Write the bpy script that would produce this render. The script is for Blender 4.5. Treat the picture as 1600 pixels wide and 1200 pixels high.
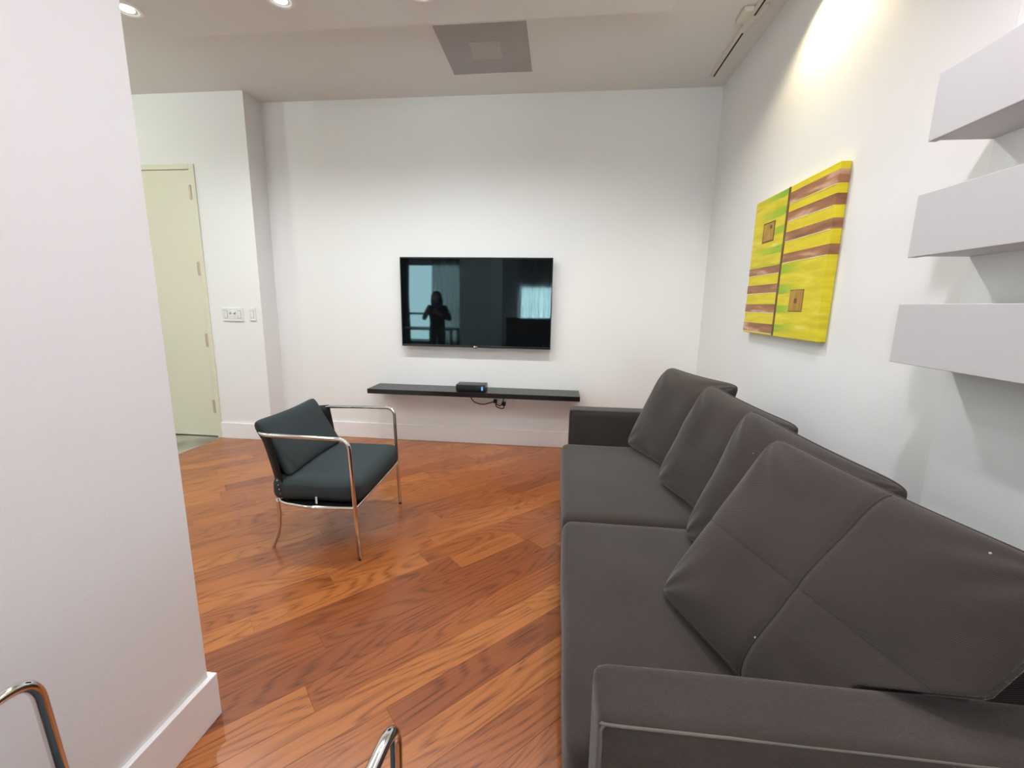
import bpy, bmesh, math, random
from mathutils import Vector, Matrix, noise

for o in list(bpy.data.objects):
    bpy.data.objects.remove(o, do_unlink=True)
SC = bpy.context.scene
COL = SC.collection
R = math.radians

# ------------------------------------------------------------------ camera
cam_data = bpy.data.cameras.new('camera')
cam_data.sensor_width = 36.0
cam_data.lens = 671.66 / 1600.0 * 36.0
cam_data.clip_start = 0.02
cam = bpy.data.objects.new('camera', cam_data)
COL.objects.link(cam)
_p, _y, _r = R(10.464), R(-6.086), R(0.960)
_f = Vector((math.sin(_y) * math.cos(_p), math.cos(_y) * math.cos(_p), -math.sin(_p)))
_rt = Vector((math.cos(_y), -math.sin(_y), 0))
_up = _rt.cross(_f)
_r2 = math.cos(_r) * _rt + math.sin(_r) * _up
_u2 = -math.sin(_r) * _rt + math.cos(_r) * _up
cam.matrix_world = Matrix(((_r2.x, _u2.x, -_f.x, 0.0), (_r2.y, _u2.y, -_f.y, 0.0), (_r2.z, _u2.z, -_f.z, 1.322), (0, 0, 0, 1)))
SC.camera = cam

# ------------------------------------------------------------------ world, daylight, exposure
W = bpy.data.worlds.new('world')
SC.world = W
W.use_nodes = True
W.node_tree.nodes['Background'].inputs[0].default_value = (0.66, 0.86, 0.90, 1)
W.node_tree.nodes['Background'].inputs[1].default_value = 1.9
SC.view_settings.view_transform = 'Standard'
SC.view_settings.look = 'None'
SC.view_settings.gamma = 1.0
SC.view_settings.use_curve_mapping = False
SC.view_settings.exposure = 0.27

SC.cycles.use_light_tree = False
SC.cycles.max_bounces = 6
SC.cycles.diffuse_bounces = 4
SC.cycles.glossy_bounces = 3
SC.cycles.transmission_bounces = 3
SC.cycles.transparent_max_bounces = 6
SC.cycles.caustics_reflective = False
SC.cycles.caustics_refractive = False

DAY_COL = (0.97, 0.96, 1.0)
CAN_COL = (0.915, 0.985, 1.0)
CAN_W = 45.0
NEAR_W = 32.0
NEAR_COL = (0.98, 0.925, 1.0)
HALL_W = 24.0
DAY_W = 430.0
SPOT_W = 26.0


def area_light(name, loc, rot, sx, sy, power, col):
    l = bpy.data.lights.new(name, 'AREA')
    l.shape = 'RECTANGLE'; l.size = sx; l.size_y = sy; l.energy = power; l.color = col
    o = bpy.data.objects.new(name, l); COL.objects.link(o)
    o.location = loc; o.rotation_euler = rot
    return o


# daylight entering through the two rear windows
area_light('daylight_window', (-3.55, -4.42, 1.35), (R(90), 0, 0), 1.6, 2.1, DAY_W * 0.24, DAY_COL)
area_light('daylight_curtained_window', (-0.05, -4.42, 1.07), (R(90), 0, 0), 2.2, 1.5, DAY_W * 2.1, DAY_COL)


def spot_light(name, loc, target, power, size, blend, col, radius=0.05):
    l = bpy.data.lights.new(name, 'SPOT')
    l.energy = power; l.spot_size = R(size); l.spot_blend = blend; l.color = col; l.shadow_soft_size = radius
    o = bpy.data.objects.new(name, l); COL.objects.link(o)
    o.location = loc
    o.rotation_euler = (Vector(target) - Vector(loc)).to_track_quat('-Z', 'Y').to_euler()
    return o


# ------------------------------------------------------------------ materials
def newmat(name):
    m = bpy.data.materials.new(name); m.use_nodes = True
    nt = m.node_tree
    b = nt.nodes['Principled BSDF']
    return m, nt, b


def nd(nt, t, **kw):
    n = nt.nodes.new(t)
    for k, v in kw.items():
        setattr(n, k, v)
    return n


def lin(c):
    return tuple(((x / 255.0) / 12.92 if x / 255.0 <= 0.04045 else ((x / 255.0 + 0.055) / 1.055) ** 2.4) for x in c) + (1.0,)


def simple(name, rgb, rough=0.5, metal=0.0, spec=0.5, bump=0.0, bscale=200.0, var=0.0, vscale=6.0):
    m, nt, b = newmat(name)
    c = rgb if len(rgb) == 4 else rgb + (1.0,)
    b.inputs['Base Color'].default_value = c
    b.inputs['Roughness'].default_value = rough
    b.inputs['Metallic'].default_value = metal
    b.inputs['Specular IOR Level'].default_value = spec
    tc = nd(nt, 'ShaderNodeTexCoord')
    if var > 0:
        n = nd(nt, 'ShaderNodeTexNoise'); n.inputs['Scale'].default_value = vscale; n.inputs['Detail'].default_value = 4
        nt.links.new(tc.outputs['Object'], n.inputs['Vector'])
        mx = nd(nt, 'ShaderNodeMix', data_type='RGBA')
        mx.inputs[6].default_value = tuple(x * (1 - var) for x in c[:3]) + (1,)
        mx.inputs[7].default_value = tuple(min(1, x * (1 + var)) for x in c[:3]) + (1,)
        nt.links.new(n.outputs['Fac'], mx.inputs[0])
        nt.links.new(mx.outputs[2], b.inputs['Base Color'])
    if bump > 0:
        n = nd(nt, 'ShaderNodeTexNoise'); n.inputs['Scale'].default_value = bscale; n.inputs['Detail'].default_value = 2
        nt.links.new(tc.outputs['Object'], n.inputs['Vector'])
        bp = nd(nt, 'ShaderNodeBump'); bp.inputs['Strength'].default_value = bump; bp.inputs['Distance'].default_value = 0.002
        nt.links.new(n.outputs['Fac'], bp.inputs['Height'])
        nt.links.new(bp.outputs['Normal'], b.inputs['Normal'])
    return m


M = {}
M['wall'] = simple('wall_paint', (0.80, 0.79, 0.785), 0.75, spec=0.25, bump=0.22, bscale=150, var=0.012, vscale=2.0)
M['ceiling'] = simple('ceiling_paint', (0.78, 0.765, 0.745), 0.9, spec=0.1, bump=0.1, bscale=120)
M['soffit'] = simple('soffit_paint', (0.78, 0.765, 0.745), 0.9, spec=0.1, bump=0.1, bscale=120)
M['trim'] = simple('trim_gloss_white', (0.84, 0.83, 0.83), 0.35, spec=0.5, var=0.01)
M['chase'] = simple('chase_paint', (0.775, 0.775, 0.77), 0.75, spec=0.25, bump=0.22, bscale=150)
M['shelf_grey'] = simple('shelf_grey_paint', (0.56, 0.545, 0.55), 0.5, spec=0.35, bump=0.05, bscale=60, var=0.02, vscale=3)
M['door'] = simple('door_cream_paint', (0.69, 0.66, 0.53), 0.45, spec=0.4, var=0.015, vscale=2)
M['hinge'] = simple('hinge_bronze', (0.50, 0.42, 0.30), 0.4, 0.3)
M['plate'] = simple('switch_plate', (0.76, 0.76, 0.745), 0.35, var=0.01)
M['plate_dark'] = simple('switch_gap', (0.25, 0.25, 0.24), 0.6, var=0.02)
M['black'] = simple('shelf_black', lin((12, 12, 13)), 0.30, spec=0.5, var=0.06, vscale=20)
M['plastic'] = simple('black_plastic', lin((18, 20, 24)), 0.35, var=0.05, vscale=30)
M['cable'] = simple('black_cable', lin((14, 14, 15)), 0.5, var=0.05, vscale=30)
M['bezel'] = simple('tv_bezel', lin((26, 24, 24)), 0.3, 0.2, var=0.04, vscale=30)
M['chrome'] = simple('chrome', (0.78, 0.77, 0.77), 0.10, 1.0, bump=0.02, bscale=40)
M['chair_fabric'] = simple('slate_fabric', lin((56, 63, 65)), 0.85, spec=0.2, bump=0.5, bscale=500, var=0.10, vscale=14)
M['sling'] = simple('black_sling', lin((16, 16, 17)), 0.6, spec=0.3, bump=0.3, bscale=400, var=0.1, vscale=20)
M['vent'] = simple('vent_grey', lin((172, 166, 165)), 0.6, spec=0.3, bump=0.5, bscale=450, var=0.07, vscale=6)
M['vent2'] = simple('vent_plaque', lin((182, 176, 174)), 0.6, spec=0.3, bump=0.4, bscale=350, var=0.08, vscale=9)
M['rail'] = simple('track_rail_white', (0.72, 0.68, 0.60), 0.5, var=0.02)
M['slot'] = simple('track_slot', (0.01, 0.008, 0.006), 0.8, var=0.05)
M['led'] = simple('blue_led_strip', (0.05, 0.3, 0.7), 0.3, var=0.02)
M['curtain_dark'] = simple('grey_drape', lin((70, 72, 72)), 0.9, var=0.1)
M['dark_wood'] = simple('espresso_wood', lin((28, 24, 22)), 0.5, var=0.2, vscale=12)
M['skin'] = simple('skin', lin((196, 150, 125)), 0.6, var=0.04)
M['hair'] = simple('hair_dark', lin((28, 20, 17)), 0.5, var=0.2, vscale=40)
M['cloth_black'] = simple('black_clothing', lin((22, 22, 24)), 0.9, bump=0.4, bscale=300, var=0.15, vscale=8)
M['cloth_jeans'] = simple('dark_trousers', lin((34, 37, 46)), 0.9, bump=0.4, bscale=300, var=0.15, vscale=8)


def set_emit(m, col, s):
    b = m.node_tree.nodes['Principled BSDF']
    b.inputs['Emission Color'].default_value = col + (1,); b.inputs['Emission Strength'].default_value = s


set_emit(M['led'], (0.2, 0.5, 0.8), 0.4)
M['lamp'] = simple('lamp_lens', (0.9, 0.9, 0.88), 0.3, var=0.01)
set_emit(M['lamp'], CAN_COL, 9.0)
M['lamp_warm'] = simple('lamp_lens_warm', (0.9, 0.85, 0.7), 0.3, var=0.01)
set_emit(M['lamp_warm'], (1.0, 0.86, 0.55), 6.0)


def screen_mat():
    m, nt, b = newmat('tv_screen')
    b.inputs['Base Color'].default_value = (0.0035, 0.004, 0.005, 1)
    b.inputs['Roughness'].default_value = 0.015
    b.inputs['IOR'].default_value = 1.5
    b.inputs['Specular IOR Level'].default_value = 0.5
    b.inputs['Specular Tint'].default_value = (0.62, 0.95, 1.0, 1)
    tc = nd(nt, 'ShaderNodeTexCoord'); n = nd(nt, 'ShaderNodeTexNoise'); n.inputs['Scale'].default_value = 2.5
    nt.links.new(tc.outputs['Object'], n.inputs['Vector'])
    mr = nd(nt, 'ShaderNodeMapRange'); mr.inputs['To Min'].default_value = 0.012; mr.inputs['To Max'].default_value = 0.05
    nt.links.new(n.outputs['Fac'], mr.inputs['Value']); nt.links.new(mr.outputs['Result'], b.inputs['Roughness'])
    return m


M['screen'] = screen_mat()


def sofa_mat():
    m, nt, b = newmat('taupe_twill')
    b.inputs['Roughness'].default_value = 0.9
    b.inputs['Specular IOR Level'].default_value = 0.15
    b.inputs['Sheen Weight'].default_value = 0.3
    b.inputs['Sheen Roughness'].default_value = 0.4
    tc = nd(nt, 'ShaderNodeTexCoord')
    n = nd(nt, 'ShaderNodeTexNoise'); n.inputs['Scale'].default_value = 5; n.inputs['Detail'].default_value = 6
    nt.links.new(tc.outputs['Object'], n.inputs['Vector'])
    mx = nd(nt, 'ShaderNodeMix', data_type='RGBA')
    mx.inputs[6].default_value = lin((52, 46, 43)); mx.inputs[7].default_value = lin((67, 60, 56))
    nt.links.new(n.outputs['Fac'], mx.inputs[0])
    # sparse lint
    v = nd(nt, 'ShaderNodeTexVoronoi'); v.inputs['Scale'].default_value = 9
    nt.links.new(tc.outputs['Object'], v.inputs['Vector'])
    lt = nd(nt, 'ShaderNodeMath', operation='LESS_THAN'); lt.inputs[1].default_value = 0.022
    nt.links.new(v.outputs['Distance'], lt.inputs[0])
    mx2 = nd(nt, 'ShaderNodeMix', data_type='RGBA')
    mx2.inputs[7].default_value = lin((170, 165, 158))
    nt.links.new(lt.outputs[0], mx2.inputs[0]); nt.links.new(mx.outputs[2], mx2.inputs[6])
    nt.links.new(mx2.outputs[2], b.inputs['Base Color'])
    w = nd(nt, 'ShaderNodeTexWave', wave_type='BANDS', bands_direction='DIAGONAL')
    w.inputs['Scale'].default_value = 130; w.inputs['Distortion'].default_value = 1.2; w.inputs['Detail'].default_value = 1
    nt.links.new(tc.outputs['Object'], w.inputs['Vector'])
    n2 = nd(nt, 'ShaderNodeTexNoise'); n2.inputs['Scale'].default_value = 380
    nt.links.new(tc.outputs['Object'], n2.inputs['Vector'])
    ad = nd(nt, 'ShaderNodeMath', operation='ADD'); nt.links.new(w.outputs['Fac'], ad.inputs[0]); nt.links.new(n2.outputs['Fac'], ad.inputs[1])
    bp = nd(nt, 'ShaderNodeBump'); bp.inputs['Strength'].default_value = 0.55; bp.inputs['Distance'].default_value = 0.001
    nt.links.new(ad.outputs[0], bp.inputs['Height']); nt.links.new(bp.outputs['Normal'], b.inputs['Normal'])
    return m


M['sofa'] = sofa_mat()
M['seam'] = simple('seam_thread', lin((34, 32, 31)), 0.9, var=0.1, vscale=60)
M['piping'] = simple('piping_thread', lin((98, 93, 86)), 0.9, var=0.1, vscale=60)


def wood_mat():
    """Stained oak boards; every board carries its own random numbers as mesh attributes."""
    m, nt, b = newmat('oak_floor')
    L = nt.links.new
    tc = nd(nt, 'ShaderNodeTexCoord')
    a1 = nd(nt, 'ShaderNodeAttribute', attribute_name='rnd'); a2 = nd(nt, 'ShaderNodeAttribute', attribute_name='rnd2')
    off = nd(nt, 'ShaderNodeCombineXYZ')
    s1 = nd(nt, 'ShaderNodeMath', operation='MULTIPLY'); s1.inputs[1].default_value = 37.0; L(a1.outputs['Fac'], s1.inputs[0])
    s2 = nd(nt, 'ShaderNodeMath', operation='MULTIPLY'); s2.inputs[1].default_value = 23.0; L(a2.outputs['Fac'], s2.inputs[0])
    L(s1.outputs[0], off.inputs[0]); L(s2.outputs[0], off.inputs[2])
    add = nd(nt, 'ShaderNodeVectorMath', operation='ADD'); L(tc.outputs['Object'], add.inputs[0]); L(off.outputs[0], add.inputs[1])
    # broad figure
    mp = nd(nt, 'ShaderNodeMapping'); mp.inputs['Scale'].default_value = (0.85, 5.6, 3.0); L(add.outputs[0], mp.inputs['Vector'])
    n1 = nd(nt, 'ShaderNodeTexNoise'); n1.inputs['Scale'].default_value = 1.0; n1.inputs['Detail'].default_value = 1.5; n1.inputs['Roughness'].default_value = 0.4
    L(mp.outputs[0], n1.inputs['Vector'])
    k = nd(nt, 'ShaderNodeMath', operation='MULTIPLY'); k.inputs[1].default_value = 20.0; L(n1.outputs['Fac'], k.inputs[0])
    fr = nd(nt, 'ShaderNodeMath', operation='PINGPONG'); fr.inputs[1].default_value = 0.5; L(k.outputs[0], fr.inputs[0])
    pw = nd(nt, 'ShaderNodeMapRange'); pw.inputs['From Min'].default_value = 0.0; pw.inputs['From Max'].default_value = 0.28
    pw.inputs['To Min'].default_value = 1.0; pw.inputs['To Max'].default_value = 0.0; L(fr.outputs[0], pw.inputs['Value'])
    # pores
    mp2 = nd(nt, 'ShaderNodeMapping'); mp2.inputs['Scale'].default_value = (4.5, 150.0, 3.0); L(add.outputs[0], mp2.inputs['Vector'])
    n2 = nd(nt, 'ShaderNodeTexNoise'); n2.inputs['Scale'].default_value = 1.0; n2.inputs['Detail'].default_value = 3.0
    L(mp2.outputs[0], n2.inputs['Vector'])
    # board tone
    cr = nd(nt, 'ShaderNodeValToRGB')
    el = cr.color_ramp.elements
    el[0].position = 0.0; el[0].color = lin((136, 74, 37))
    el[1].position = 1.0; el[1].color = lin((178, 109, 55))
    e = el.new(0.25); e.color = lin((148, 82, 41))
    e = el.new(0.7); e.color = lin((164, 95, 47))
    L(a2.outputs['Fac'], cr.inputs['Fac'])
    dk = nd(nt, 'ShaderNodeMix', data_type='RGBA', blend_type='MULTIPLY')
    dk.inputs[7].default_value = (0.34, 0.25, 0.20, 1)
    amt = nd(nt, 'ShaderNodeMath', operation='MULTIPLY'); L(pw.outputs['Result'], amt.inputs[0])
    gate = nd(nt, 'ShaderNodeMapRange'); gate.inputs['From Min'].default_value = 0.35; gate.inputs['From Max'].default_value = 0.65
    gate.inputs['To Min'].default_value = 0.18; gate.inputs['To Max'].default_value = 0.85; L(n2.outputs['Fac'], gate.inputs['Value'])
    L(gate.outputs['Result'], amt.inputs[1])
    L(amt.outputs[0], dk.inputs[0]); L(cr.outputs['Color'], dk.inputs[6])
    dk2 = nd(nt, 'ShaderNodeMix', data_type='RGBA', blend_type='MULTIPLY'); dk2.inputs[7].default_value = (0.72, 0.66, 0.62, 1)
    g2 = nd(nt, 'ShaderNodeMapRange'); g2.inputs['From Min'].default_value = 0.45; g2.inputs['From Max'].default_value = 0.75; g2.inputs['To Max'].default_value = 0.7
    L(n2.outputs['Fac'], g2.inputs['Value']); L(g2.outputs['Result'], dk2.inputs[0]); L(dk.outputs[2], dk2.inputs[6])
    L(dk2.outputs[2], b.inputs['Base Color'])
    b.inputs['Roughness'].default_value = 0.30
    b.inputs['Specular IOR Level'].default_value = 0.45
    b.inputs['Coat Weight'].default_value = 0.22; b.inputs['Coat Roughness'].default_value = 0.16
    bp = nd(nt, 'ShaderNodeBump'); bp.inputs['Strength'].default_value = 0.06; bp.inputs['Distance'].default_value = 0.001
    L(n2.outputs['Fac'], bp.inputs['Height']); L(bp.outputs['Normal'], b.inputs['Normal'])
    return m


M['wood'] = wood_mat()


def streak_mat(name, c1, c2, c3=None, sy=6.0, sz=40.0, lo=0.35, hi=0.65, rough=0.45):
    m, nt, b = newmat(name)
    L = nt.links.new
    tc = nd(nt, 'ShaderNodeTexCoord')
    mp = nd(nt, 'ShaderNodeMapping'); mp.inputs['Scale'].default_value = (sy, sy, sz); L(tc.outputs['Object'], mp.inputs['Vector'])
    n = nd(nt, 'ShaderNodeTexNoise'); n.inputs['Scale'].default_value = 1; n.inputs['Detail'].default_value = 3; L(mp.outputs[0], n.inputs['Vector'])
    cr = nd(nt, 'ShaderNodeValToRGB'); el = cr.color_ramp.elements
    el[0].position = lo; el[0].color = lin(c1); el[1].position = hi; el[1].color = lin(c2)
    if c3:
        e = el.new(min(0.98, hi + 0.12)); e.color = lin(c3)
    L(n.outputs['Fac'], cr.inputs['Fac']); L(cr.outputs['Color'], b.inputs['Base Color'])
    b.inputs['Roughness'].default_value = rough
    bp = nd(nt, 'ShaderNodeBump'); bp.inputs['Strength'].default_value = 0.25; bp.inputs['Distance'].default_value = 0.002
    L(n.outputs['Fac'], bp.inputs['Height']); L(bp.outputs['Normal'], b.inputs['Normal'])
    return m


M['p_yellow'] = streak_mat('paint_yellow', (214, 192, 8), (228, 210, 24), sy=5, sz=30)
M['p_yellow_soft'] = streak_mat('paint_soft_yellow', (206, 190, 20), (222, 206, 62), (226, 214, 110), sy=4, sz=22)
M['p_green'] = streak_mat('paint_green', (112, 170, 14), (170, 196, 40), (214, 206, 60), sy=5, sz=26, lo=0.38, hi=0.6)


def field_mat(name, z0, step, ydiv, sgn, reach):
    """brushed yellow with green strokes that fade away from the dividing line"""
    m, nt, b = newmat(name)
    L = nt.links.new
    tc = nd(nt, 'ShaderNodeTexCoord')
    sx = nd(nt, 'ShaderNodeSeparateXYZ'); L(tc.outputs['Object'], sx.inputs[0])
    mp = nd(nt, 'ShaderNodeMapping'); mp.inputs['Scale'].default_value = (5, 5, 34); L(tc.outputs['Object'], mp.inputs['Vector'])
    n = nd(nt, 'ShaderNodeTexNoise'); n.inputs['Scale'].default_value = 1; n.inputs['Detail'].default_value = 4; L(mp.outputs[0], n.inputs['Vector'])

    def math_(op, a, b_):
        q = nd(nt, 'ShaderNodeMath', operation=op)
        for i, v in enumerate((a, b_)):
            if v is None:
                continue
            if isinstance(v, (int, float)):
                q.inputs[i].default_value = v
            else:
                L(v, q.inputs[i])
        return q.outputs[0]
    wob = math_('MULTIPLY', math_('SUBTRACT', n.outputs['Fac'], 0.5), 0.05)
    zz = math_('ADD', sx.outputs['Z'], wob)
    ph = math_('MULTIPLY', math_('SUBTRACT', zz, z0), 2 * math.pi / step)
    band = math_('COSINE', ph, None)
    dist = math_('MULTIPLY', math_('SUBTRACT', sx.outputs['Y'], ydiv), sgn)
    fade = nd(nt, 'ShaderNodeMapRange', interpolation_type='SMOOTHSTEP'); fade.inputs['From Min'].default_value = 0.02; fade.inputs['From Max'].default_value = reach
    fade.inputs['To Min'].default_value = 1.0; fade.inputs['To Max'].default_value = 0.0; L(dist, fade.inputs['Value'])
    g = nd(nt, 'ShaderNodeMapRange', interpolation_type='SMOOTHSTEP'); g.inputs['From Min'].default_value = -0.25; g.inputs['From Max'].default_value = 0.55; L(band, g.inputs['Value'])
    str_ = nd(nt, 'ShaderNodeMapRange'); str_.inputs['From Min'].default_value = 0.3; str_.inputs['From Max'].default_value = 0.62; L(n.outputs['Fac'], str_.inputs['Value'])
    amt = math_('MULTIPLY', math_('MULTIPLY', g.outputs[0], fade.outputs[0]), math_('ADD', math_('MULTIPLY', str_.outputs[0], 0.5), 0.5))
    cr = nd(nt, 'ShaderNodeValToRGB'); el = cr.color_ramp.elements
    el[0].position = 0.36; el[0].color = lin((205, 188, 14)); el[1].position = 0.58; el[1].color = lin((222, 206, 30))
    e = el.new(0.70); e.color = lin((224, 216, 118))
    L(n.outputs['Fac'], cr.inputs['Fac'])
    mx = nd(nt, 'ShaderNodeMix', data_type='RGBA'); L(amt, mx.inputs[0]); L(cr.outputs['Color'], mx.inputs[6]); mx.inputs[7].default_value = lin((128, 178, 18))
    L(mx.outputs[2], b.inputs['Base Color'])
    b.inputs['Roughness'].default_value = 0.45
    bp = nd(nt, 'ShaderNodeBump'); bp.inputs['Strength'].default_value = 0.25; bp.inputs['Distance'].default_value = 0.002
    L(n.outputs['Fac'], bp.inputs['Height']); L(bp.outputs['Normal'], b.inputs['Normal'])
    return m


M['p_field_top'] = field_mat('paint_field_top', 0.672, 0.098, 0.012, 1.0, 0.42)
M['p_field_low'] = field_mat('paint_field_low', 0.356, 0.103, 0.012, -1.0, 0.26)
M['p_brown'] = streak_mat('paint_brown', (122, 74, 42), (164, 112, 74), (206, 166, 136), sy=4, sz=26, lo=0.3, hi=0.56)
M['p_tan'] = streak_mat('paint_tan', (160, 118, 34), (186, 142, 52), sy=30, sz=12)
M['p_dark'] = streak_mat('paint_dark_line', (92, 56, 26), (110, 74, 34), sy=20, sz=20)
M['p_white'] = streak_mat('paint_pale_edge', (226, 216, 150), (236, 230, 180), sy=10, sz=30)
M['tile'] = streak_mat('grey_plank_tile', (92, 88, 78), (150, 146, 132), (168, 164, 150), sy=3, sz=3, lo=0.28, hi=0.5, rough=0.4)


def curtain_mat():
    m, nt, b = newmat('sheer_curtain')
    L = nt.links.new
    out = nt.nodes['Material Output']
    t = nd(nt, 'ShaderNodeBsdfTransparent'); tl = nd(nt, 'ShaderNodeBsdfTranslucent'); d = nd(nt, 'ShaderNodeBsdfDiffuse')
    tl.inputs[0].default_value = (0.8, 0.8, 0.8, 1); d.inputs[0].default_value = (0.75, 0.75, 0.75, 1)
    m1 = nd(nt, 'ShaderNodeMixShader'); m1.inputs[0].default_value = 0.5; L(tl.outputs[0], m1.inputs[1]); L(d.outputs[0], m1.inputs[2])
    m2 = nd(nt, 'ShaderNodeMixShader'); L(t.outputs[0], m2.inputs[1]); L(m1.outputs[0], m2.inputs[2])
    tc = nd(nt, 'ShaderNodeTexCoord'); n = nd(nt, 'ShaderNodeTexNoise'); n.inputs['Scale'].default_value = 30; L(tc.outputs['Object'], n.inputs['Vector'])
    mr = nd(nt, 'ShaderNodeMapRange'); mr.inputs['To Min'].default_value = 0.55; mr.inputs['To Max'].default_value = 0.75
    L(n.outputs['Fac'], mr.inputs['Value']); L(mr.outputs['Result'], m2.inputs[0])
    L(m2.outputs[0], out.inputs['Surface'])
    return m


def glass_mat():
    m, nt, b = newmat('window_glass')
    L = nt.links.new
    out = nt.nodes['Material Output']
    t = nd(nt, 'ShaderNodeBsdfTransparent'); t.inputs[0].default_value = (0.90, 0.97, 0.97, 1)
    g = nd(nt, 'ShaderNodeBsdfGlossy'); g.inputs['Roughness'].default_value = 0.02
    fz = nd(nt, 'ShaderNodeFresnel'); fz.inputs['IOR'].default_value = 1.45
    m2 = nd(nt, 'ShaderNodeMixShader'); L(fz.outputs[0], m2.inputs[0]); L(t.outputs[0], m2.inputs[1]); L(g.outputs[0], m2.inputs[2])
    L(m2.outputs[0], out.inputs['Surface'])
    return m


M['curtain'] = curtain_mat()
M['glass'] = glass_mat()


# ------------------------------------------------------------------ mesh helpers
def obj(name, bm, mat, parent=None, smooth=False, autosmooth=None):
    me = bpy.data.meshes.new(name)
    if smooth:
        for f in bm.faces:
            f.smooth = True
    if autosmooth is not None:
        for f in bm.faces:
            f.smooth = True
        for e in bm.edges:
            if len(e.link_faces) == 2 and e.calc_face_angle(0) > R(autosmooth):
                e.smooth = False
    bm.to_mesh(me); bm.free()
    for m in (mat if isinstance(mat, (list, tuple)) else [mat]):
        me.materials.append(M[m] if isinstance(m, str) else m)
    o = bpy.data.objects.new(name, me)
    COL.objects.link(o)
    if parent is not None:
        o.parent = parent
    return o


def tag(o, label, cat, group=None):
    o['label'] = label; o['category'] = cat
    if group:
        o['group'] = group
    return o


def struct(name, bm, mat, **k):
    o = obj(name, bm, mat, **k)
    o['kind'] = 'structure'
    return o


def thing(name, label, cat, loc=(0, 0, 0), rotz=0.0, group=None):
    o = bpy.data.objects.new(name, None)
    COL.objects.link(o)
    o.empty_display_size = 0.1
    o.location = loc; o.rotation_euler = (0, 0, rotz)
    return tag(o, label, cat, group)


def dup(root, label, loc, rotz, group=None):
    r = root.copy(); COL.objects.link(r); r.location = loc; r.rotation_euler = (0, 0, rotz); r['label'] = label
    if group:
        r['group'] = group
    for ch in list(root.children):
        c = ch.copy(); COL.objects.link(c); c.parent = r
        for g in list(ch.children):
            d = g.copy(); COL.objects.link(d); d.parent = c
    return r


def B():
    return bmesh.new()


def box(bm, x0, x1, y0, y1, z0, z1, bev=0.0, seg=2):
    r = bmesh.ops.create_cube(bm, size=1.0)
    vs = r['verts']
    for v in vs:
        v.co = Vector(((x0 + x1) / 2 + v.co.x * (x1 - x0), (y0 + y1) / 2 + v.co.y * (y1 - y0), (z0 + z1) / 2 + v.co.z * (z1 - z0)))
    if bev > 0:
        es = list({e for v in vs for e in v.link_edges})
        bmesh.ops.bevel(bm, geom=es, offset=bev, segments=seg, profile=0.5, affect='EDGES')
    return bm


def tube(bm, pts, r, n=10, cap=True, closed=False):
    pts = [Vector(p) for p in pts]
    rings = []
    N = len(pts)
    prev = None
    for i, p in enumerate(pts):
        if closed:
            t = (pts[(i + 1) % N] - pts[i - 1]).normalized()
        else:
            t = (pts[min(i + 1, N - 1)] - pts[max(i - 1, 0)]).normalized()
        if prev is None:
            a = Vector((0, 0, 1)) if abs(t.z) < 0.9 else Vector((1, 0, 0))
            nn = (a - t * a.dot(t)).normalized()
        else:
            nn = (prev - t * prev.dot(t)).normalized()
        prev = nn
        bb = t.cross(nn)
        rr = r[i] if isinstance(r, (list, tuple)) else r
        rings.append([bm.verts.new(p + nn * (rr * math.cos(2 * math.pi * k / n)) + bb * (rr * math.sin(2 * math.pi * k / n))) for k in range(n)])
    rng = range(N) if closed else range(N - 1)
    for i in rng:
        A, Bq = rings[i], rings[(i + 1) % N]
        for k in range(n):
            bm.faces.new((A[k], A[(k + 1) % n], Bq[(k + 1) % n], Bq[k]))
    if cap and not closed:
        bm.faces.new(list(reversed(rings[0]))); bm.faces.new(rings[-1])
    return bm


def lathe(bm, prof, c=(0, 0, 0), n=32):
    c = Vector(c); rings = []
    for (r, z) in prof:
        rings.append([bm.verts.new(c + Vector((r * math.cos(2 * math.pi * k / n), r * math.sin(2 * math.pi * k / n), z))) for k in range(n)])
    for i in range(len(rings) - 1):
        for k in range(n):
            bm.faces.new((rings[i][k], rings[i][(k + 1) % n], rings[i + 1][(k + 1) % n], rings[i + 1][k]))
    return bm


def fillet(pts, rad, seg=8):
    """round the inner corners of a polyline"""
    pts = [Vector(p) for p in pts]
    out = [pts[0]]
    for i in range(1, len(pts) - 1):
        rr = rad[i - 1] if isinstance(rad, (list, tuple)) else rad
        a = (pts[i - 1] - pts[i]); b = (pts[i + 1] - pts[i])
        la, lb = a.length, b.length
        a.normalize(); b.normalize()
        ang = a.angle(b)
        d = min(rr / math.tan(ang / 2), la * 0.49, lb * 0.49) if ang > 0.01 else 0
        p0 = pts[i] + a * d; p1 = pts[i] + b * d
        for s in range(seg + 1):
            t = s / seg
            out.append(p0 * (1 - t) ** 2 + pts[i] * 2 * t * (1 - t) + p1 * t * t)
    out.append(pts[-1])
    return out


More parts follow.
